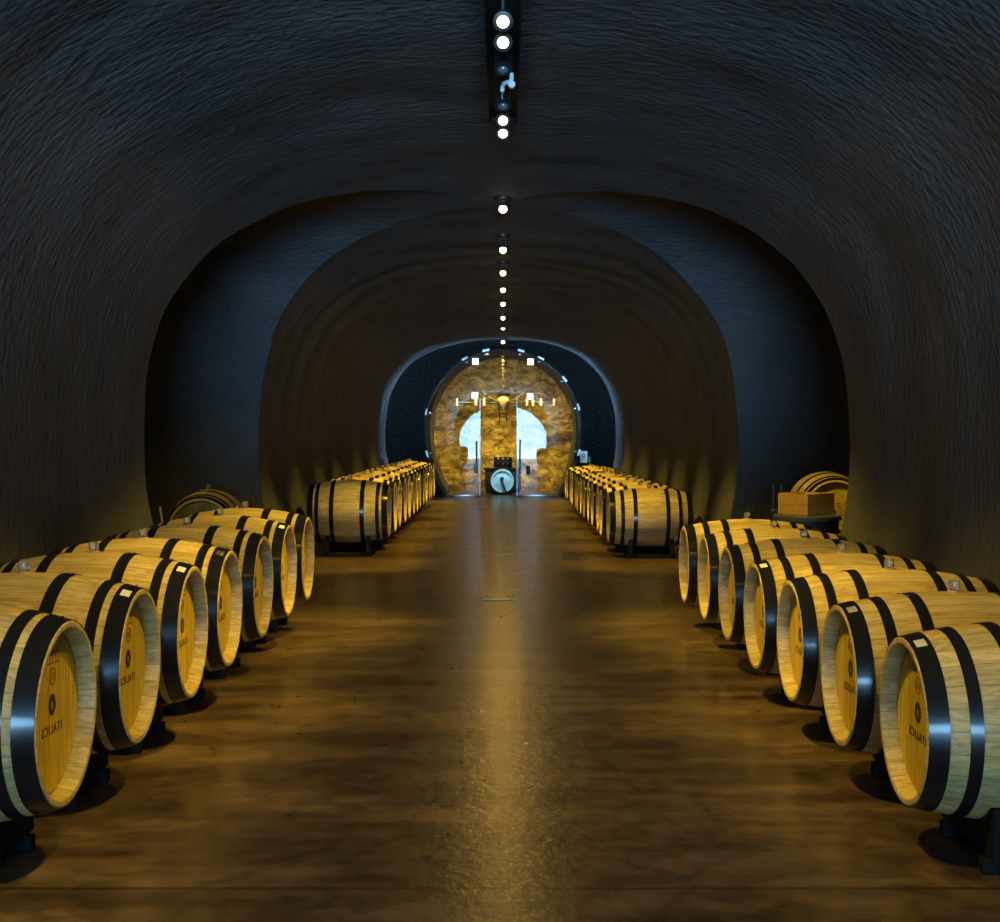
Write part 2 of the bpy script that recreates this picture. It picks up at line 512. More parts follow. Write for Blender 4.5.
def emblem_mesh():
    bm = bmesh.new(); n = 40; outer = []; inner = []
    for i in range(n):
        t = 2*PI*i/n
        outer.append((0.030*math.cos(t), 0.034*math.sin(t)))
        # leaf-shaped slit
        s = math.sin(t); w = 0.0085*math.cos(t)*(1-abs(s)**2.5*0.9)
        inner.append((w+0.004*s, 0.021*s-0.003))
    fr = []
    for z in (-0.0006, 0.0008):
        fr.append(([bm.verts.new((x, y, z)) for x, y in outer], [bm.verts.new((x, y, z)) for x, y in inner]))
    for k in range(n):
        j = (k+1) % n
        for o, i_ in fr: bm.faces.new((o[k], o[j], i_[j], i_[k]))
        bm.faces.new((fr[0][0][k], fr[0][0][j], fr[1][0][j], fr[1][0][k]))
        bm.faces.new((fr[0][1][k], fr[0][1][j], fr[1][1][j], fr[1][1][k]))
    return on_head(finish(bm, False), 0.026)
emblem_me = emblem_mesh()

def stamp_mesh():
    bm = bmesh.new()
    for i, h in enumerate((0.030, 0.022, 0.034, 0.024, 0.030)):
        box(bm, (-0.044+i*0.022, 0.182, 0), (0.006, h, 0.001))
    box(bm, (0, 0.158, 0), (0.11, 0.006, 0.001))
    for k in range(20):
        t = 2*PI*k/20
        box(bm, (0.026*math.cos(t), 0.115+0.026*math.sin(t), 0), (0.009, 0.006, 0.001), rot=None)
    for i in range(3): box(bm, (-0.014+0.014*i, 0.115, 0), (0.005, 0.026, 0.001))
    return on_head(finish(bm, False), 0.0)
stamp_me = stamp_mesh()

def staves_mesh():
    bm = bmesh.new(); pr = []
    n = 28
    for i in range(n+1):
        x = -BL+0.004+(2*BL-0.008)*i/n; pr.append((x, brad(x)))
    pr += [(BL, BE-0.004), (BL, BE-0.017), (BL-0.003, BE-0.021), (BL-0.062, BE-0.032)]
    pr += [(-BL+0.062, BE-0.032), (-BL+0.003, BE-0.021), (-BL, BE-0.017), (-BL, BE-0.004)]
    lathe(bm, pr, 'X', 72, True)
    return finish(bm, True, 35)

def head_mesh(s):
    bm = bmesh.new(); x1, x0 = s*(BL-0.052), s*(BL-0.075)
    pr = [(x0, BE-0.037), (x1-s*0.006, BE-0.033), (x1, BE-0.040)]
    r = lathe(bm, pr, 'X', 64, False)
    bm.faces.new(r[0]); bm.faces.new(r[-1])
    return finish(bm, True, 30)

def hoop_mesh(a, b):
    """hoop between distances a and b from the +X end; negative side by s"""
    bm = bmesh.new(); xs = [BL-a, BL-(a+b)/2, BL-b]
    t = 0.0035
    pr = [(x, brad(x)+0.0006) for x in xs]+[(x, brad(x)+t) for x in reversed(xs)]
    lathe(bm, pr, 'X', 72, True)
    x = (xs[0]+xs[2])/2                       # riveted lap of the hoop, on top
    for dx in (-0.010, 0.010):
        solid(bm, [(0, 0.005), (0.003, 0.004)], 'Z', 10, (x+dx, 0.02, brad(x)+t-0.001))
    return finish(bm, True, 30)
def mirror_me(me):
    m2 = me.copy()
    for v in m2.vertices: v.co.x = -v.co.x
    m2.flip_normals(); return m2
HOOPS = {'L': [(0.003, 0.066), (0.092, 0.132), (0.254, 0.302)], 'R': [(0.003, 0.064), (0.122, 0.162), (0.256, 0.300)]}

def bung_mesh():
    bm = bmesh.new()
    solid(bm, [(-0.01, 0.016), (0.010, 0.017), (0.013, 0.021), (0.040, 0.023), (0.045, 0.021), (0.046, 0.014), (0.041, 0.012)], 'Z', 24, (0, 0, BR))
    return finish(bm, True, 35)
def collar_mesh():
    bm = bmesh.new()
    solid(bm, [(-0.004, 0.028), (0.004, 0.028), (0.006, 0.024)], 'Z', 24, (0, 0, BR))
    return finish(bm, True, 35)

def sticker_mesh(sgn):
    bm = bmesh.new(); rows = []
    for i in range(5):
        a = math.radians(sgn*(13+9.5*i/4)); row = []
        for x in (BL-0.016, BL-0.050):
            r = brad(x)+0.0045
            row.append(bm.verts.new((x, math.sin(a)*r, math.cos(a)*r)))
        rows.append(row)
    for A, B in zip(rows, rows[1:]): bm.faces.new((A[0], A[1], B[1], B[0]))
    bmesh.ops.solidify(bm, geom=bm.faces[:], thickness=0.0006)
    return finish(bm, False)

def make_barrel(kind):
    use(kind)
    t = thing('oak_barrel', 'x', 'barrel')
    link('staves', staves_mesh(), M['stave'], t)
    hs = [hoop_mesh(*p) for p in HOOPS[kind]]
    for me in hs+[mirror_me(m) for m in hs]: link('hoop', me, M['hoop'], t)
    h = link('head', head_mesh(1), M['head'], t)
    w = link('wordmark', word_me, M['ink'], h); w.location.x = BL-0.052+0.0008
    w = link('emblem', emblem_me, M['ink'], h); w.location.x = BL-0.052+0.0008
    w = link('brand_stamp', stamp_me, M['scorch'], h); w.location.x = BL-0.052+0.0008
    link('head', head_mesh(-1), M['head'], t)
    b = link('bung', bung_mesh(), M['bung'], t)
    link('bung_collar', collar_mesh(), M['wood'], b)
    return t

# cradles of two saddles on two skids
def saddle_mesh(x):
    bm = bmesh.new(); r = brad(x)+0.006; n = 20; rows = []
    a0 = math.asin(0.225/r)
    ys = [(-0.25, None)]+[(r*math.sin(-a0+2*a0*i/n), AX-r*math.cos(-a0+2*a0*i/n)) for i in range(n+1)]+[(0.25, None)]
    ztip = AX-r*math.cos(a0)
    for y, z in ys:
        z = ztip if z is None else z
        rows.append([bm.verts.new((x+dx, y, zz)) for dx, zz in ((-0.02, 0.051), (0.02, 0.051), (0.02, z), (-0.02, z))])
    for A, B in zip(rows, rows[1:]):
        for k in range(4):
            j = (k+1) % 4; bm.faces.new((A[k], A[j], B[j], B[k]))
    bm.faces.new(rows[0]); bm.faces.new(rows[-1])
    return finish(bm, False)
def skid_mesh(y):
    bm = bmesh.new(); box(bm, (0, y, 0.025), (0.53, 0.05, 0.05), 0.006); return finish(bm, False)
skids = [skid_mesh(-0.19), skid_mesh(0.19)]
def make_cradle(kind):
    use(kind); saddles = [saddle_mesh(-0.225), saddle_mesh(0.225)]
    t = thing('barrel_cradle', 'x', 'barrel cradle')
    for me in saddles: link('saddle', me, M['matt'], t)
    for me in skids: link('skid', me, M['matt'], t)
    return t

proto = {'L': make_barrel('L'), 'R': make_barrel('R')}
used = {'L': False, 'R': False, 'CL': False, 'CR': False}
cradle0 = {'L': make_cradle('L'), 'R': make_cradle('R')}
use('L'); stick_me = {-1: sticker_mesh(-1)}
use('R'); stick_me[1] = sticker_mesh(1)
ORD = ['first', 'second', 'third', 'fourth', 'fifth', 'sixth', 'seventh', 'eighth', 'ninth', 'tenth', 'eleventh', 'twelfth', 'thirteenth']

def put_barrel(kind, x, y, rz, label, group, roll=0.0, sticker=0, cradle=None, cgroup=None, z=None):
    o = proto[kind] if not used[kind] else copy_tree(proto[kind])
    return_o = o
    o.location = (x, y, DIM[kind][3] if z is None else z); o.rotation_euler = (0, 0, rz)
    tag(o, label, 'barrel', group)
    if roll:
        for ch in o.children:
            if ch.name.startswith(('head', 'staves')): ch.rotation_euler.x = roll
    used[kind] = True
    pend.append((o, sticker, label))
    if cradle:
        c = cradle0[kind] if not used['C'+kind] else copy_tree(cradle0[kind])
        used['C'+kind] = True
        c.location = (x, y, 0); c.rotation_euler = (0, 0, rz)
        tag(c, cradle, 'barrel cradle', cgroup)
    return o
pend = []

yl = [4.137, 4.975, 5.822, 6.60, 7.53, 8.40, 9.20]
yr = [4.29, 5.094, 5.94, 6.74, 7.66, 8.49, 9.36]
xl = [-1.372, -1.373, -1.374, -1.37, -1.372, -1.368, -1.366]
xr = [1.308, 1.30, 1.296, 1.288, 1.304, 1.299, 1.29]
HL, HR = DIM['L'][0], DIM['R'][0]
SL = {1: 1, 2: 1, 3: 1, 5: 1}; SR = {0: 1, 1: 1, 3: 1}
frontL = ['cut by picture edge', 'with white sticker', 'with white sticker', 'with white sticker', 'without sticker', 'with white sticker', 'next to the side passage']
for i in range(7):
    extra = frontL[i]
    put_barrel('L', xl[i]-HL, yl[i], random.uniform(-0.012, 0.012),
               '%s oak barrel from the front in the near left row, %s' % (ORD[i], extra),
               'barrels of the near left row', random.uniform(-0.05, 0.05), -1 if i in SL else 0,
               'black cradle on the floor under the %s barrel of the near left row' % ORD[i], 'cradles of the near left row')
frontR = ['staves grey in daylight', 'with white sticker', 'without sticker', 'with white sticker', 'without sticker', 'without sticker', 'next to the side passage']
for i in range(7):
    put_barrel('R', xr[i]+HR, yr[i], PI+random.uniform(-0.012, 0.012),
               '%s oak barrel from the front in the near right row, %s' % (ORD[i], frontR[i]),
               'barrels of the near right row', random.uniform(-0.05, 0.05), 1 if i in SR else 0,
               'black cradle on the floor under the %s barrel of the near right row' % ORD[i], 'cradles of the near right row')
for i in range(13):
    put_barrel('L', -1.265-HL+random.uniform(-.012, .012), 14.69+0.782*i, random.uniform(-0.015, 0.015),
               '%s oak barrel from the front in the far left row before the glass wall' % ORD[i],
               'barrels of the far left row', random.uniform(-0.05, 0.05), 0,
               'black cradle under the %s barrel of the far left row' % ORD[i], 'cradles of the far left row')
for i in range(13):
    put_barrel('R', 1.15+HR+random.uniform(-.012, .012), 14.49+0.803*i, PI+random.uniform(-0.015, 0.015),
               '%s oak barrel from the front in the far right row before the glass wall' % ORD[i],
               'barrels of the far right row', random.uniform(-0.05, 0.05), 0,
               'black cradle under the %s barrel of the far right row' % ORD[i], 'cradles of the far right row')
# barrels in the side passages
put_barrel('L', -2.74, 12.2, -PI/2+0.05, 'barrel lying end-on in the left side passage, its rounded top above the near left row', None, 0, 0,
           'black cradle under the end-on barrel in the left side passage')
SPB = put_barrel('L', 3.04, 12.32, -PI/2-0.04, 'barrel lying behind the wooden crate in the right side passage, half hidden', None, 0, 0, None, z=0.655)
SPB.rotation_euler.x = 1.9
for o, s, l in pend:
    if s:
        link('paper_sticker', stick_me[s], M['paper'], o)['label'] = 'small white paper sticker on the black end hoop'

# stand for the barrel in the right passage
t = thing('barrel_stand', 'dark wooden stand under the barrel behind the crate in the right side passage', 'stand', (3.04, 12.32, 0), -PI/2-0.04)
for xx in (-0.2, 0.2):
    bm = bmesh.new(); box(bm, (xx, 0, 0.128), (0.09, 0.62, 0.255), 0.008); obj('beam', bm, M['dark'], t)
    for s in (-1, 1):
        bm = bmesh.new(); box(bm, (xx, s*0.282, 0.305), (0.085, 0.07, 0.10), 0.01); obj('chock', bm, M['dark'], t)

# drum and crate in the right passage
DX, DY = 2.66, 11.45
t = thing('steel_drum', 'dark bluish steel drum with raised rims standing in the right side passage under a crate', 'drum', (DX, DY, 0))
bm = bmesh.new()
solid(bm, [(0, 0.235), (0.02, 0.24), (0.25, 0.255), (0.27, 0.262), (0.29, 0.256), (0.54, 0.268), (0.61, 0.272)], 'Z', 56); obj('body', bm, M['blued'], t)
bm = bmesh.new(); solid(bm, [(0.611, 0.276), (0.615, 0.292), (0.650, 0.295), (0.660, 0.285)], 'Z', 56); obj('lid', bm, M['blued'], t)
bm = bmesh.new(); lathe(bm, [(0.50, 0.272), (0.50, 0.283), (0.535, 0.285), (0.535, 0.273)], 'Z', 56); obj('rim_band', bm, M['steel'], t)
t = thing('wooden_crate', 'shallow wooden crate set cornerwise on the steel drum in the right side passage', 'crate', (DX-0.01, DY, 0.662), math.radians(38))
W2, D2, H2 = 0.345, 0.31, 0.185
for nm, c, s in (('side_board', (0, -D2/2, H2/2), (W2, 0.018, H2)), ('side_board', (0, D2/2, H2/2), (W2, 0.018, H2)),
                 ('end_board', (-W2/2, 0, H2/2), (0.018, D2+0.018, H2)), ('end_board', (W2/2, 0, H2/2), (0.018, D2+0.018, H2)),
                 ('bottom_board', (0, 0, 0.01), (W2-0.02, D2-0.02, 0.018))):
    bm = bmesh.new(); box(bm, c, s, 0.003); obj(nm, bm, M['wood'], t, smooth=False)
t = thing('black_stand', 'small black two-pronged stand behind the left corner of the crate on the drum', 'stand', (DX-0.235, DY+0.20, 0.662))
for xx in (-0.02, 0.05):
    bm = bmesh.new(); solid(bm, [(0, 0.014), (0.22, 0.014), (0.25, 0.011)], 'Z', 14, (xx, 0, 0)); obj('prong', bm, M['black'], t)
bm = bmesh.new(); box(bm, (0.015, 0, 0.02), (0.13, 0.05, 0.04), 0.006); obj('base', bm, M['black'], t)

# thin stick near the left passage barrel
bm = bmesh.new(); tube(bm, [(-2.80, 11.15, 0.0), (-2.87, 11.17, 0.4), (-2.93, 11.19, 0.74)], 0.009, 8)
tag(obj('wooden_stick', bm, M['paper']), 'thin pale stick leaning up left of the end-on barrel in the left side passage', 'stick')

# small spigot on the last left barrel
bm = bmesh.new()
solid(bm, [(0.0, 0.012), (0.05, 0.010), (0.055, 0.014), (0.075, 0.014)], 'X', 14, (0, 0, 0))
box(bm, (0.045, 0, 0.018), (0.012, 0.012, 0.03), 0.002)

# ------------------------------------------------------------------ floor outlet
t = thing('floor_box', 'small rectangular brass floor plate set in the middle of the aisle', 'floor plate', (-0.045, 10.88, 0))
bm = bmesh.new(); box(bm, (0, 0, 0.006), (0.25, 0.27, 0.012), 0.004); obj('frame_plate', bm, M['brass'], t)
bm = bmesh.new(); box(bm, (0, 0, 0.0145), (0.205, 0.225, 0.005), 0.002); obj('cover', bm, M['brass'], t)
for s in (-1, 1):
    bm = bmesh.new(); box(bm, (s*0.085, 0, 0.0185), (0.014, 0.05, 0.003), 0.001); obj('catch', bm, M['black'], t)

# ------------------------------------------------------------------ ceiling lamps
def add_spot(loc, target, power, size, blend, col, radius=0.03):
    l = bpy.data.lights.new('spot', 'SPOT'); l.energy = power; l.spot_size = math.radians(size); l.spot_blend = blend
    l.color = col; l.shadow_soft_size = radius
    o = bpy.data.objects.new('spot_light', l); COL.objects.link(o); o.location = loc
    o.rotation_euler = (Vector(target)-Vector(loc)).to_track_quat('-Z', 'Y').to_euler()
    return o
WARM = (1.0, 0.66, 0.06)

def track_lamp(y, z, label, lit=True):
    t = thing('track_lamp', label, 'lamp', (0, y, z), 0, 'lamps on the black ceiling tray')
    bm = bmesh.new(); solid(bm, [(0.083, 0.011), (0.0, 0.011)], 'Z', 12); obj('stem', bm, M['black'], t)
    ry = Matrix.Rotation(math.radians(118 if lit else 150), 3, 'X')
    bm = bmesh.new()
    solid(bm, [(-0.055, 0.030), (-0.05, 0.040), (0.05, 0.044), (0.052, 0.034)], 'Z', 28)
    for v in bm.verts: v.co = ry @ v.co
    obj('lamp_head', bm, M['black'], t)
    bm = bmesh.new()
    solid(bm, [(0.053, 0.027), (0.060, 0.024), (0.067, 0.014), (0.069, 0.003)], 'Z', 24)
    for v in bm.verts: v.co = ry @ v.co
    obj('bulb', bm, M['bulb'] if lit else M['blued'], t)
def pendant_lamp(y, z, zc, label):
    t = thing('ceiling_lamp', label, 'lamp', (0, y, z), 0, 'ceiling lamps along the tunnel')
    bm = bmesh.new(); solid(bm, [(zc-z+0.035, 0.075), (zc-z-0.012, 0.075), (zc-z-0.018, 0.065)], 'Z', 32); obj('canopy', bm, M['black'], t)
    for s in (-1, 1):
        bm = bmesh.new(); solid(bm, [(zc-z-0.01, 0.007), (0.02, 0.007)], 'Z', 10, (s*0.028, 0, 0)); obj('rod', bm, M['black'], t)
    bm = bmesh.new(); solid(bm, [(0.045, 0.030), (0.04, 0.040), (0.022, 0.042)], 'Z', 28); obj('socket', bm, M['black'], t)
    bm = bmesh.new()
    solid(bm, [(0.0215, 0.026), (0.006, 0.034), (-0.012, 0.034), (-0.028, 0.022), (-0.035, 0.005)], 'Z', 24); obj('bulb', bm, M['bulb'], t)

ZTR = 3.20
for y, lab, lit in ((5.78, 'lit lamp at the top edge of the picture, nearest on the black tray', True), (6.085, 'lit lamp second from the top on the black ceiling tray', True),
                    (6.45, 'unlit dark lamp head on the black ceiling tray in front of the pale pipe elbow', False), (7.17, 'unlit dark lamp head on the tray just beyond the pale pipe elbow', False),
                    (7.60, 'lit lamp third along the tray, upper of the pair at its far end', True), (7.93, 'lit lamp at the far end of the black ceiling tray', True)):
    track_lamp(y, ZTR, lab, lit)
LP = []
for i, px in enumerate((209, 250, 273, 290, 304, 318, 328, 342)):
    y = (11.16, 13.3, 15.4, 17.3, 19.2, 21.5, 23.4, 25.35)[i]
    z = CH+(432-px)*y/F
    zc = ZTOP - (0 if y < 19.5 else 0.085*TB*sm(19.5, YEND, y))
    pendant_lamp(y, z, zc-0.01, 'lit bare ceiling lamp, %s along the tunnel after the tray' % ORD[i])
    LP.append((y, z))

t = thing('lighting_tray', 'long black metal tray under the crown of the vault, carrying the nearest lamps', 'lighting tray', (0, 0, 0))
bm = bmesh.new(); box(bm, (0, 4.6, 3.322), (0.17, 6.9, 0.012)); obj('tray_plate', bm, M['matt'], t)
for s in (-1, 1):
    bm = bmesh.new(); box(bm, (s*0.082, 4.6, 3.300), (0.008, 6.9, 0.05)); obj('flange', bm, M['matt'], t)
bm = bmesh.new(); box(bm, (0, 4.6, 3.300), (0.035, 6.8, 0.03), 0.003); obj('track', bm, M['matt'], t)

t = thing('sprinkler_pipe', 'pale pipe elbow with a sprinkler head under the ceiling tray between the lamps', 'pipe', (0, 6.95, 3.235))
bm = bmesh.new(); tube(bm, [(0.045, 0, 0.048), (0.046, 0, 0.02), (0.040, 0, 0.004), (0.02, 0, 0.0), (0.004, 0, -0.006), (-0.003, 0, -0.02), (-0.004, 0, -0.05)], 0.012, 14); obj('elbow', bm, M['white'], t)
bm = bmesh.new(); solid(bm, [(-0.012, 0.019), (0.012, 0.019)], 'Y', 20, (0.046, 0, -0.012)); obj('coupling', bm, M['white'], t)
bm = bmesh.new(); solid(bm, [(-0.05, 0.005), (-0.085, 0.004), (-0.088, 0.012), (-0.091, 0.012)], 'Z', 16, (-0.004, 0, 0)); obj('sprinkler_head', bm, M['steel'], t)

# light thrown by those lamps
for y, z in [(3.1, ZTR), (4.6, ZTR), (5.82, ZTR), (6.13, ZTR), (7.64, ZTR), (8.0, ZTR)]+LP:
    near = y < 9; aim = 1.1 if 7.8 < y < 9 else (-1.7 if 9 < y < 12 else 0.35)
    for s in (-1, 1):
        add_spot((s*0.02, y-0.03, z-0.13), (s*1.50, y+aim, 0.46), (255 if near else 760), 43, 1.0, WARM)
    add_spot((0, y-0.03, z-0.13), (0, y, 0), 42, 84, 1.0, WARM)
    add_spot((0, y-0.05, z-0.11), (0, y-0.05, 0), 7.5, 178, 0.15, (1.0, 0.58, 0.10), 0.035)
# added warm spots without lamp bodies, to light the side-passage barrels and crate
add_spot((1.5, 10.2, 3.15), (2.85, 11.7, 0.75), 330, 44, 0.9, WARM)
add_spot((-4.2, 10.6, 3.0), (-2.6, 11.7, 0.5), 110, 80, 0.9, WARM)

# ------------------------------------------------------------------ glass wall
def gx(px): return (px-503)*YG/F
def gz(py): return CH+(432-py)*YG/F
t = thing('glass_wall', 'round frameless glass wall with an open doorway closing the end of the tunnel', 'glass wall', (0, YG-0.03, 0))
OL, OR, OT = gx(480), gx(517), gz(398)
def glass_panel(name, poly):
    bm = bmesh.new(); a = [bm.verts.new((x, -0.006, z)) for x, z in poly]; b = [bm.verts.new((x, 0.006, z)) for x, z in poly]
    bm.faces.new(a)
    return obj(name, bm, M['glass'], t, smooth=False)
def arc(x0, x1, zlo, n=30):
    """points of the outline between x0 and x1 over the top, or down to zlo"""
    return [(x, z) for x, z in gout if x0 < x < x1 and z > zlo]
def zt(x): return GCZ+GT*math.sqrt(max(0, 1-(x/GA)**2))
left = [(OL, 0.02), (gout[0][0], 0.02)]+[p for p in gout if p[0] < OL and p[1] > 0.02][0:]+[(OL, zt(OL))]
glass_panel('pane', left)
right = [(OR, zt(OR))]+[p for p in gout if p[0] > OR and p[1] > 0.02]+[(gout[-1][0], 0.02), (OR, 0.02)]
glass_panel('pane', right)
glass_panel('transom_pane', [(OL+0.006, OT), (OL+0.006, zt(OL))]+[p for p in gout if OL+0.01 < p[0] < OR-0.01 and p[1] > 2]+[(OR-0.006, zt(OR)), (OR-0.006, OT)])
# rim channel
bm = bmesh.new(); tube(bm, [(x*1.0, 0, z) for x, z in gout], 0.014, 10)
obj('rim_channel', bm, M['matt'], t)
for px, py in ((464, 357), (486, 350.5), (521, 351.5), (541, 358), (562, 381), (578.5, 407), (577, 452), (427, 412), (430, 453)):
    x, z = gx(px), gz(py); a = math.atan2(z-GCZ, x)
    r = Vector((math.cos(a), 0, math.sin(a))); q = Vector((-math.sin(a), 0, math.cos(a)))
    ex = GA*math.cos(a); k = 1/math.sqrt((math.cos(a)/GA)**2+(math.sin(a)/(GT if math.sin(a) > 0 else GB))**2)
    p = Vector((0, -0.01, GCZ))+r*k
    mtx = Matrix((q, Vector((0, 1, 0)), r)).transposed()
    bm = bmesh.new(); box(bm, p+r*0.012, (0.14, 0.05, 0.045), 0.006, mtx); c = obj('clamp', bm, M['white'], t)
    bm = bmesh.new(); bmesh.ops.create_uvsphere(bm, u_segments=14, v_segments=10, radius=0.028)
    for v in bm.verts: v.co += p-r*0.07
    obj('bolt_cap', bm, M['steel'], c)
for px, py in ((475.5, 361.5), (530.5, 362), (475, 395.5), (530, 396.5)):
    bm = bmesh.new(); box(bm, (gx(px), -0.015, gz(py)), (0.145, 0.03, 0.145), 0.008); c = obj('patch_fitting', bm, M['steel'], t)
    c['label'] = 'square patch fitting on the glass with a lit white face'
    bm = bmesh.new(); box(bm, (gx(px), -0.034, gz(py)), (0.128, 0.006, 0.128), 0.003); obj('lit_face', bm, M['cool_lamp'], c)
# door leaves swung inwards, steel edges, bottom rails, pulls
for s, hx, ang in ((-1, OL, 84), (1, OR, 84)):
    e = bpy.data.objects.new('door_leaf', None); COL.objects.link(e); e.parent = t; e.location = (hx, 0.012, 0)
    e.rotation_euler.z = math.radians(ang if s < 0 else 180-ang)
    bm = bmesh.new(); L = 0.39
    bm.faces.new([bm.verts.new(p) for p in ((0.03, 0, 0.08), (L, 0, 0.08), (L, 0, OT-0.02), (0.03, 0, OT-0.02))])
    obj('leaf_pane', bm, M['glass'], e, smooth=False)
    bm = bmesh.new(); box(bm, (0.012, 0, OT/2), (0.024, 0.022, OT-0.02), 0.004); obj('hinge_post', bm, M['white'], e)
    bm = bmesh.new(); box(bm, (L/2, 0, 0.045), (L, 0.025, 0.07), 0.004); obj('bottom_rail', bm, M['steel'], e)
for s, px, y0, y1 in ((-1, 476.5, 441, 474), (1, 520, 440, 474)):
    bm = bmesh.new(); tube(bm, [(gx(px), -0.05, gz(y0)), (gx(px), -0.05, gz(y1))], 0.022, 12)
    for yy in (y0+4, y1-4): tube(bm, [(gx(px), -0.05, gz(yy)), (gx(px), 0.0, gz(yy))], 0.012, 8)
    obj('pull_handle', bm, M['black'], t)
for px, py, w, h in ((476, 468.5, 0.085, 0.18), (528, 470, 0.085, 0.19)):
    bm = bmesh.new(); box(bm, (gx(px), -0.03, gz(py)), (w, 0.05, h), 0.006); obj('lock_case', bm, M['black'], t)
for x0, x1 in ((gout[0][0], OL), (OR, gout[-1][0])):
    bm = bmesh.new(); box(bm, ((x0+x1)/2, -0.01, 0.03), (x1-x0-0.03, 0.045, 0.06), 0.006); obj('floor_rail', bm, M['steel'], t)

# sign plate
t = thing('notice_plate', 'small white notice with a dark round symbol on the dark wall right of the glass', 'sign', (gx(583.6), YG-0.012, gz(457)))
bm = bmesh.new(); box(bm, (0, 0, 0), (0.155, 0.015, 0.25), 0.004); obj('plate', bm, M['paper'], t)
bm = bmesh.new(); lathe(bm, [(-0.009, 0.026), (-0.009, 0.042), (-0.0115, 0.042), (-0.0115, 0.026)], 'Y', 28, True, (0, 0, 0.03)); obj('symbol', bm, M['black'], t)
bm = bmesh.new(); box(bm, (0, -0.01, -0.085), (0.09, 0.003, 0.03)); obj('caption_strip', bm, M['white'], t)
t = thing('wall_switch', 'small grey box on the dark wall just right of the white notice', 'switch', (gx(589.5), YG-0.012, gz(459.5)))
bm = bmesh.new(); box(bm, (0, 0, 0), (0.06, 0.02, 0.13), 0.005); obj('housing', bm, M['steel'], t)
bm = bmesh.new(); box(bm, (0, -0.012, 0.015), (0.025, 0.008, 0.04), 0.002); obj('rocker', bm, M['black'], t)

# ------------------------------------------------------------------ behind the glass
YT = 29.2
def rx(px): return (px-503)*YT/F
def rz_(py): return CH+(432-py)*YT/F
t = thing('iron_chandelier', 'dark iron chandelier with a long crossbar and basket lantern behind the glass', 'chandelier', (0, YT, rz_(403)))
zc = 3.45-rz_(403)
bm = bmesh.new(); tube(bm, [(rx(455), 0, 0), (rx(556), 0, 0)], 0.020, 10); obj('crossbar', bm, M['black'], t)
bm = bmesh.new()
for k in range(18):
    z = 0.12+(zc-0.14)*k/17
    lathe(bm, [(0, 0.020), (0.004, 0.024), (0, 0.028), (-0.004, 0.024)], 'X' if k % 2 else 'Y', 14, True, (0, 0, z))
bmesh.ops.scale(bm, vec=(1, 1, 1), verts=bm.verts)
obj('chain', bm, M['black'], t)
bm = bmesh.new(); solid(bm, [(0.15, 0.02), (0.13, 0.09), (0.06, 0.14), (0.0, 0.135), (-0.08, 0.10), (-0.16, 0.07)], 'Z', 24); obj('lantern_shade', bm, simple('amber_shade', (0.55, 0.36, 0.14), 0.5), t)
for k in range(4):
    a = PI/4+k*PI/2; c, s = math.cos(a), math.sin(a)
    bm = bmesh.new(); tube(bm, [(c*.15, s*.15, 0.02), (c*.14, s*.14, -0.12), (c*.10, s*.10, -0.28), (c*.12, s*.12, -0.44)], 0.012, 8); obj('lantern_strap', bm, M['black'], t)
for s in (-1, 1):
    bm = bmesh.new(); tube(bm, [(s*0.12, 0, 0.02), (s*0.28, 0, 0.10), (s*0.42, 0, 0.20), (s*0.5, 0, 0.24)], 0.013, 8); obj('scroll_arm', bm, M['black'], t)
for px in (457, 476, 484, 527, 533, 541, 554):
    bm = bmesh.new(); solid(bm, [(-0.07, 0.012), (-0.05, 0.03), (0.02, 0.026), (0.09, 0.022), (0.10, 0.010)], 'Z', 16, (rx(px), 0, 0)); obj('candle_cup', bm, M['bottle'], t)

# console table
t = thing('console_cabinet', 'low dark wooden cabinet behind the glass doorway', 'cabinet', (0, 29.75, 0))
TZ = CH+(432-468)*29.5/F
bm = bmesh.new(); box(bm, (0, 0, TZ-0.02), (0.86, 0.44, 0.04), 0.005); obj('worktop', bm, M['dark'], t)
bm = bmesh.new(); box(bm, (0, 0.01, TZ/2+0.01), (0.80, 0.38, TZ-0.10), 0.004); obj('body', bm, M['dark'], t)
bm = bmesh.new(); box(bm, (0, 0.02, 0.03), (0.76, 0.34, 0.06), 0.003); obj('plinth', bm, M['black'], t)
for q in (-1, 1):
    bm = bmesh.new(); box(bm, (q*0.2, -0.19, TZ/2+0.01), (0.385, 0.02, TZ-0.13), 0.004); d = obj('door', bm, M['dark'], t)
    bm = bmesh.new(); solid(bm, [(-0.225, 0.012), (-0.2, 0.008)], 'Y', 14, (q*0.04, 0, TZ*0.7)); obj('knob', bm, M['brass'], d)
t = thing('bottle_rack', 'black box of bottles with pale tops standing on the dark table behind the glass', 'bottle rack', (rx(503), 29.72, TZ))
bm = bmesh.new(); box(bm, (0, 0.10, 0.12), (0.42, 0.03, 0.24), 0.005); obj('back_panel', bm, M['black'], t)
for s in (-1, 1):
    bm = bmesh.new(); box(bm, (s*0.20, 0, 0.12), (0.02, 0.22, 0.24), 0.004); obj('side_panel', bm, M['black'], t)
for z in (0.01, 0.125):
    bm = bmesh.new(); box(bm, (0, 0, z), (0.38, 0.20, 0.018), 0.003); obj('shelf', bm, M['black'], t)
k = 0
for row, z in (('upper', 0.137), ('lower', 0.0205)):
    for i, nm in enumerate(('left', 'middle', 'right')):
        t2 = thing('wine_bottle', 'small bottle with pale top, %s one on the %s shelf of the black box' % (nm, row), 'bottle', (rx(503)-0.11+0.11*i, 29.66, TZ+z), 0, 'bottles in the black box')
        bm = bmesh.new(); solid(bm, [(0, 0.026), (0.045, 0.027), (0.058, 0.014), (0.062, 0.012)], 'Z', 18); obj('body', bm, M['black'], t2)
        bm = bmesh.new(); solid(bm, [(0.0621, 0.017), (0.080, 0.018), (0.086, 0.012)], 'Z', 18); obj('capsule', bm, M['bottle'], t2)

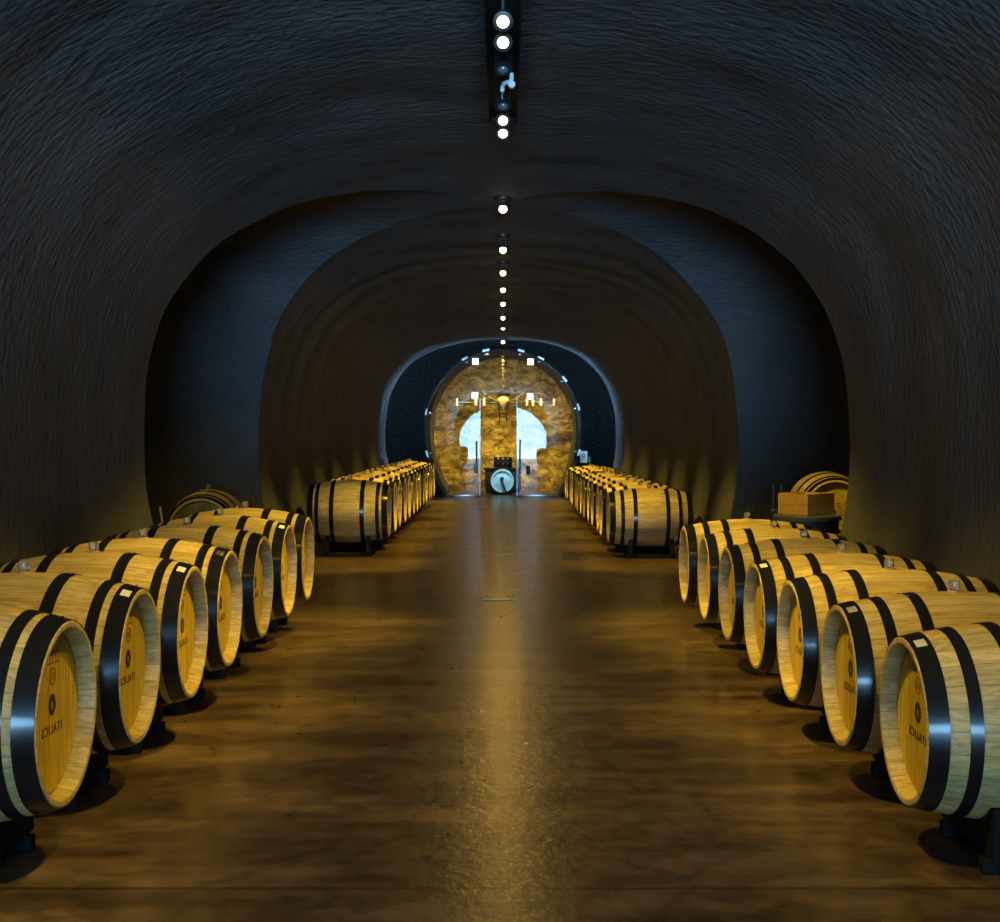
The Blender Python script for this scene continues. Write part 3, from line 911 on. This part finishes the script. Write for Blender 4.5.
# pale round drum with tap
DZ = CH+(432-481)*28.75/F
t = thing('display_cask', 'pale bluish round cask face with a black tap standing in the glass doorway', 'cask', (rx(502.3), 28.75, DZ))
bm = bmesh.new(); lathe(bm, [(0.006, 0.232), (0.006, 0.252), (0.12, 0.27), (0.28, 0.27), (0.40, 0.252), (0.40, 0.225), (0.03, 0.225)], 'Y', 56); obj('staves', bm, M['dark'], t)
bm = bmesh.new(); lathe(bm, [(-0.012, 0.215), (-0.012, 0.252), (0.004, 0.254), (0.004, 0.215)], 'Y', 56); obj('rim', bm, M['white'], t)
bm = bmesh.new(); solid(bm, [(0.02, 0.220), (0.008, 0.220), (0.004, 0.212)], 'Y', 56); obj('face', bm, M['white'], t)
bm = bmesh.new(); solid(bm, [(0.003, 0.045), (-0.02, 0.042), (-0.03, 0.03)], 'Y', 24, (-0.01, 0, 0.05)); tp = obj('tap', bm, M['black'], t)
bm = bmesh.new(); tube(bm, [(-0.01, -0.03, 0.04), (0.01, -0.04, -0.05), (0.045, -0.05, -0.15), (0.09, -0.06, -0.25)], 0.02, 10); obj('tap_hose', bm, M['black'], tp)
t = thing('cask_stand', 'low dark stand holding the pale cask in the glass doorway', 'stand', (rx(502.3), 28.95, 0))
rr = DZ-0.27
bm = bmesh.new(); box(bm, (0, 0, (rr-0.006)/2), (0.46, 0.24, rr-0.006), 0.004); obj('base_board', bm, M['dark'], t)
for q in (-1, 1):
    bm = bmesh.new(); box(bm, (q*0.205, 0.0, rr+0.02), (0.05, 0.22, 0.05), 0.006); obj('chock', bm, M['dark'], t)

# warm lamps of that room
add_spot((0, 28.6, 2.95), (0, 31.0, 0.9), 320, 110, 0.8, (1.0, 0.78, 0.28))
for s in (-1, 1):
    add_spot((s*0.8, 28.8, 2.75), (s*1.0, 31.0, 0.5), 260, 75, 0.9, (1.0, 0.78, 0.22))
    add_spot((s*1.1, 29.5, 0.2), (s*1.05, 31.0, 0.7), 70, 90, 0.9, (1.0, 0.68, 0.16))
add_spot((0, 30.2, 0.75), (0, 31.2, 1.15), 40, 110, 0.9, (1.0, 0.68, 0.18))
add_spot((0.1, 28.0, 2.6), (rx(502), 28.75, DZ), 420, 22, 0.5, (0.36, 0.85, 1.0))  # added cool spot to brighten and tint the cask face, no lamp body

# ------------------------------------------------------------------ daylight
w = bpy.data.worlds.new('World'); sc.world = w; w.use_nodes = True
bg = w.node_tree.nodes['Background']
wt = w.node_tree
wg = N(wt, 'ShaderNodeTexCoord'); ws = N(wt, 'ShaderNodeSeparateXYZ'); wt.links.new(wg.outputs['Generated'], ws.inputs[0])
wr = N(wt, 'ShaderNodeMapRange', inp={'From Min': -0.08, 'From Max': -0.012, 'To Min': 220.0, 'To Max': 34.0})   # sunlit pale ground under a softer sky
wt.links.new(ws.outputs[2], wr.inputs['Value']); wt.links.new(wr.outputs[0], bg.inputs['Strength'])
bg.inputs['Color'].default_value = (0.29, 0.64, 1.0, 1)
pl = bpy.data.lights.new('daylight_portal', 'AREA'); pl.shape = 'RECTANGLE'; pl.size = 4.6; pl.size_y = 2.8
pl.cycles.is_portal = True
po = bpy.data.objects.new('daylight_portal', pl); COL.objects.link(po); po.location = (0, YBACK-0.45, 1.38)
po.rotation_euler = (PI/2, 0, 0)

# ------------------------------------------------------------------ camera
cam = bpy.data.cameras.new('camera'); co = bpy.data.objects.new('camera', cam); COL.objects.link(co)
co.location = (0, 0, CH); co.rotation_euler = (PI/2, 0, 0)
cam.sensor_width = 36.0; cam.lens = F/1000*36.0
cam.shift_x = -3/1000; cam.shift_y = -29/1000
cam.clip_start = 0.05; cam.clip_end = 200
sc.camera = co
sc.view_settings.view_transform = 'Standard'; sc.view_settings.look = 'None'
sc.view_settings.gamma = 1.0; sc.view_settings.exposure = 0.0; sc.view_settings.use_curve_mapping = False
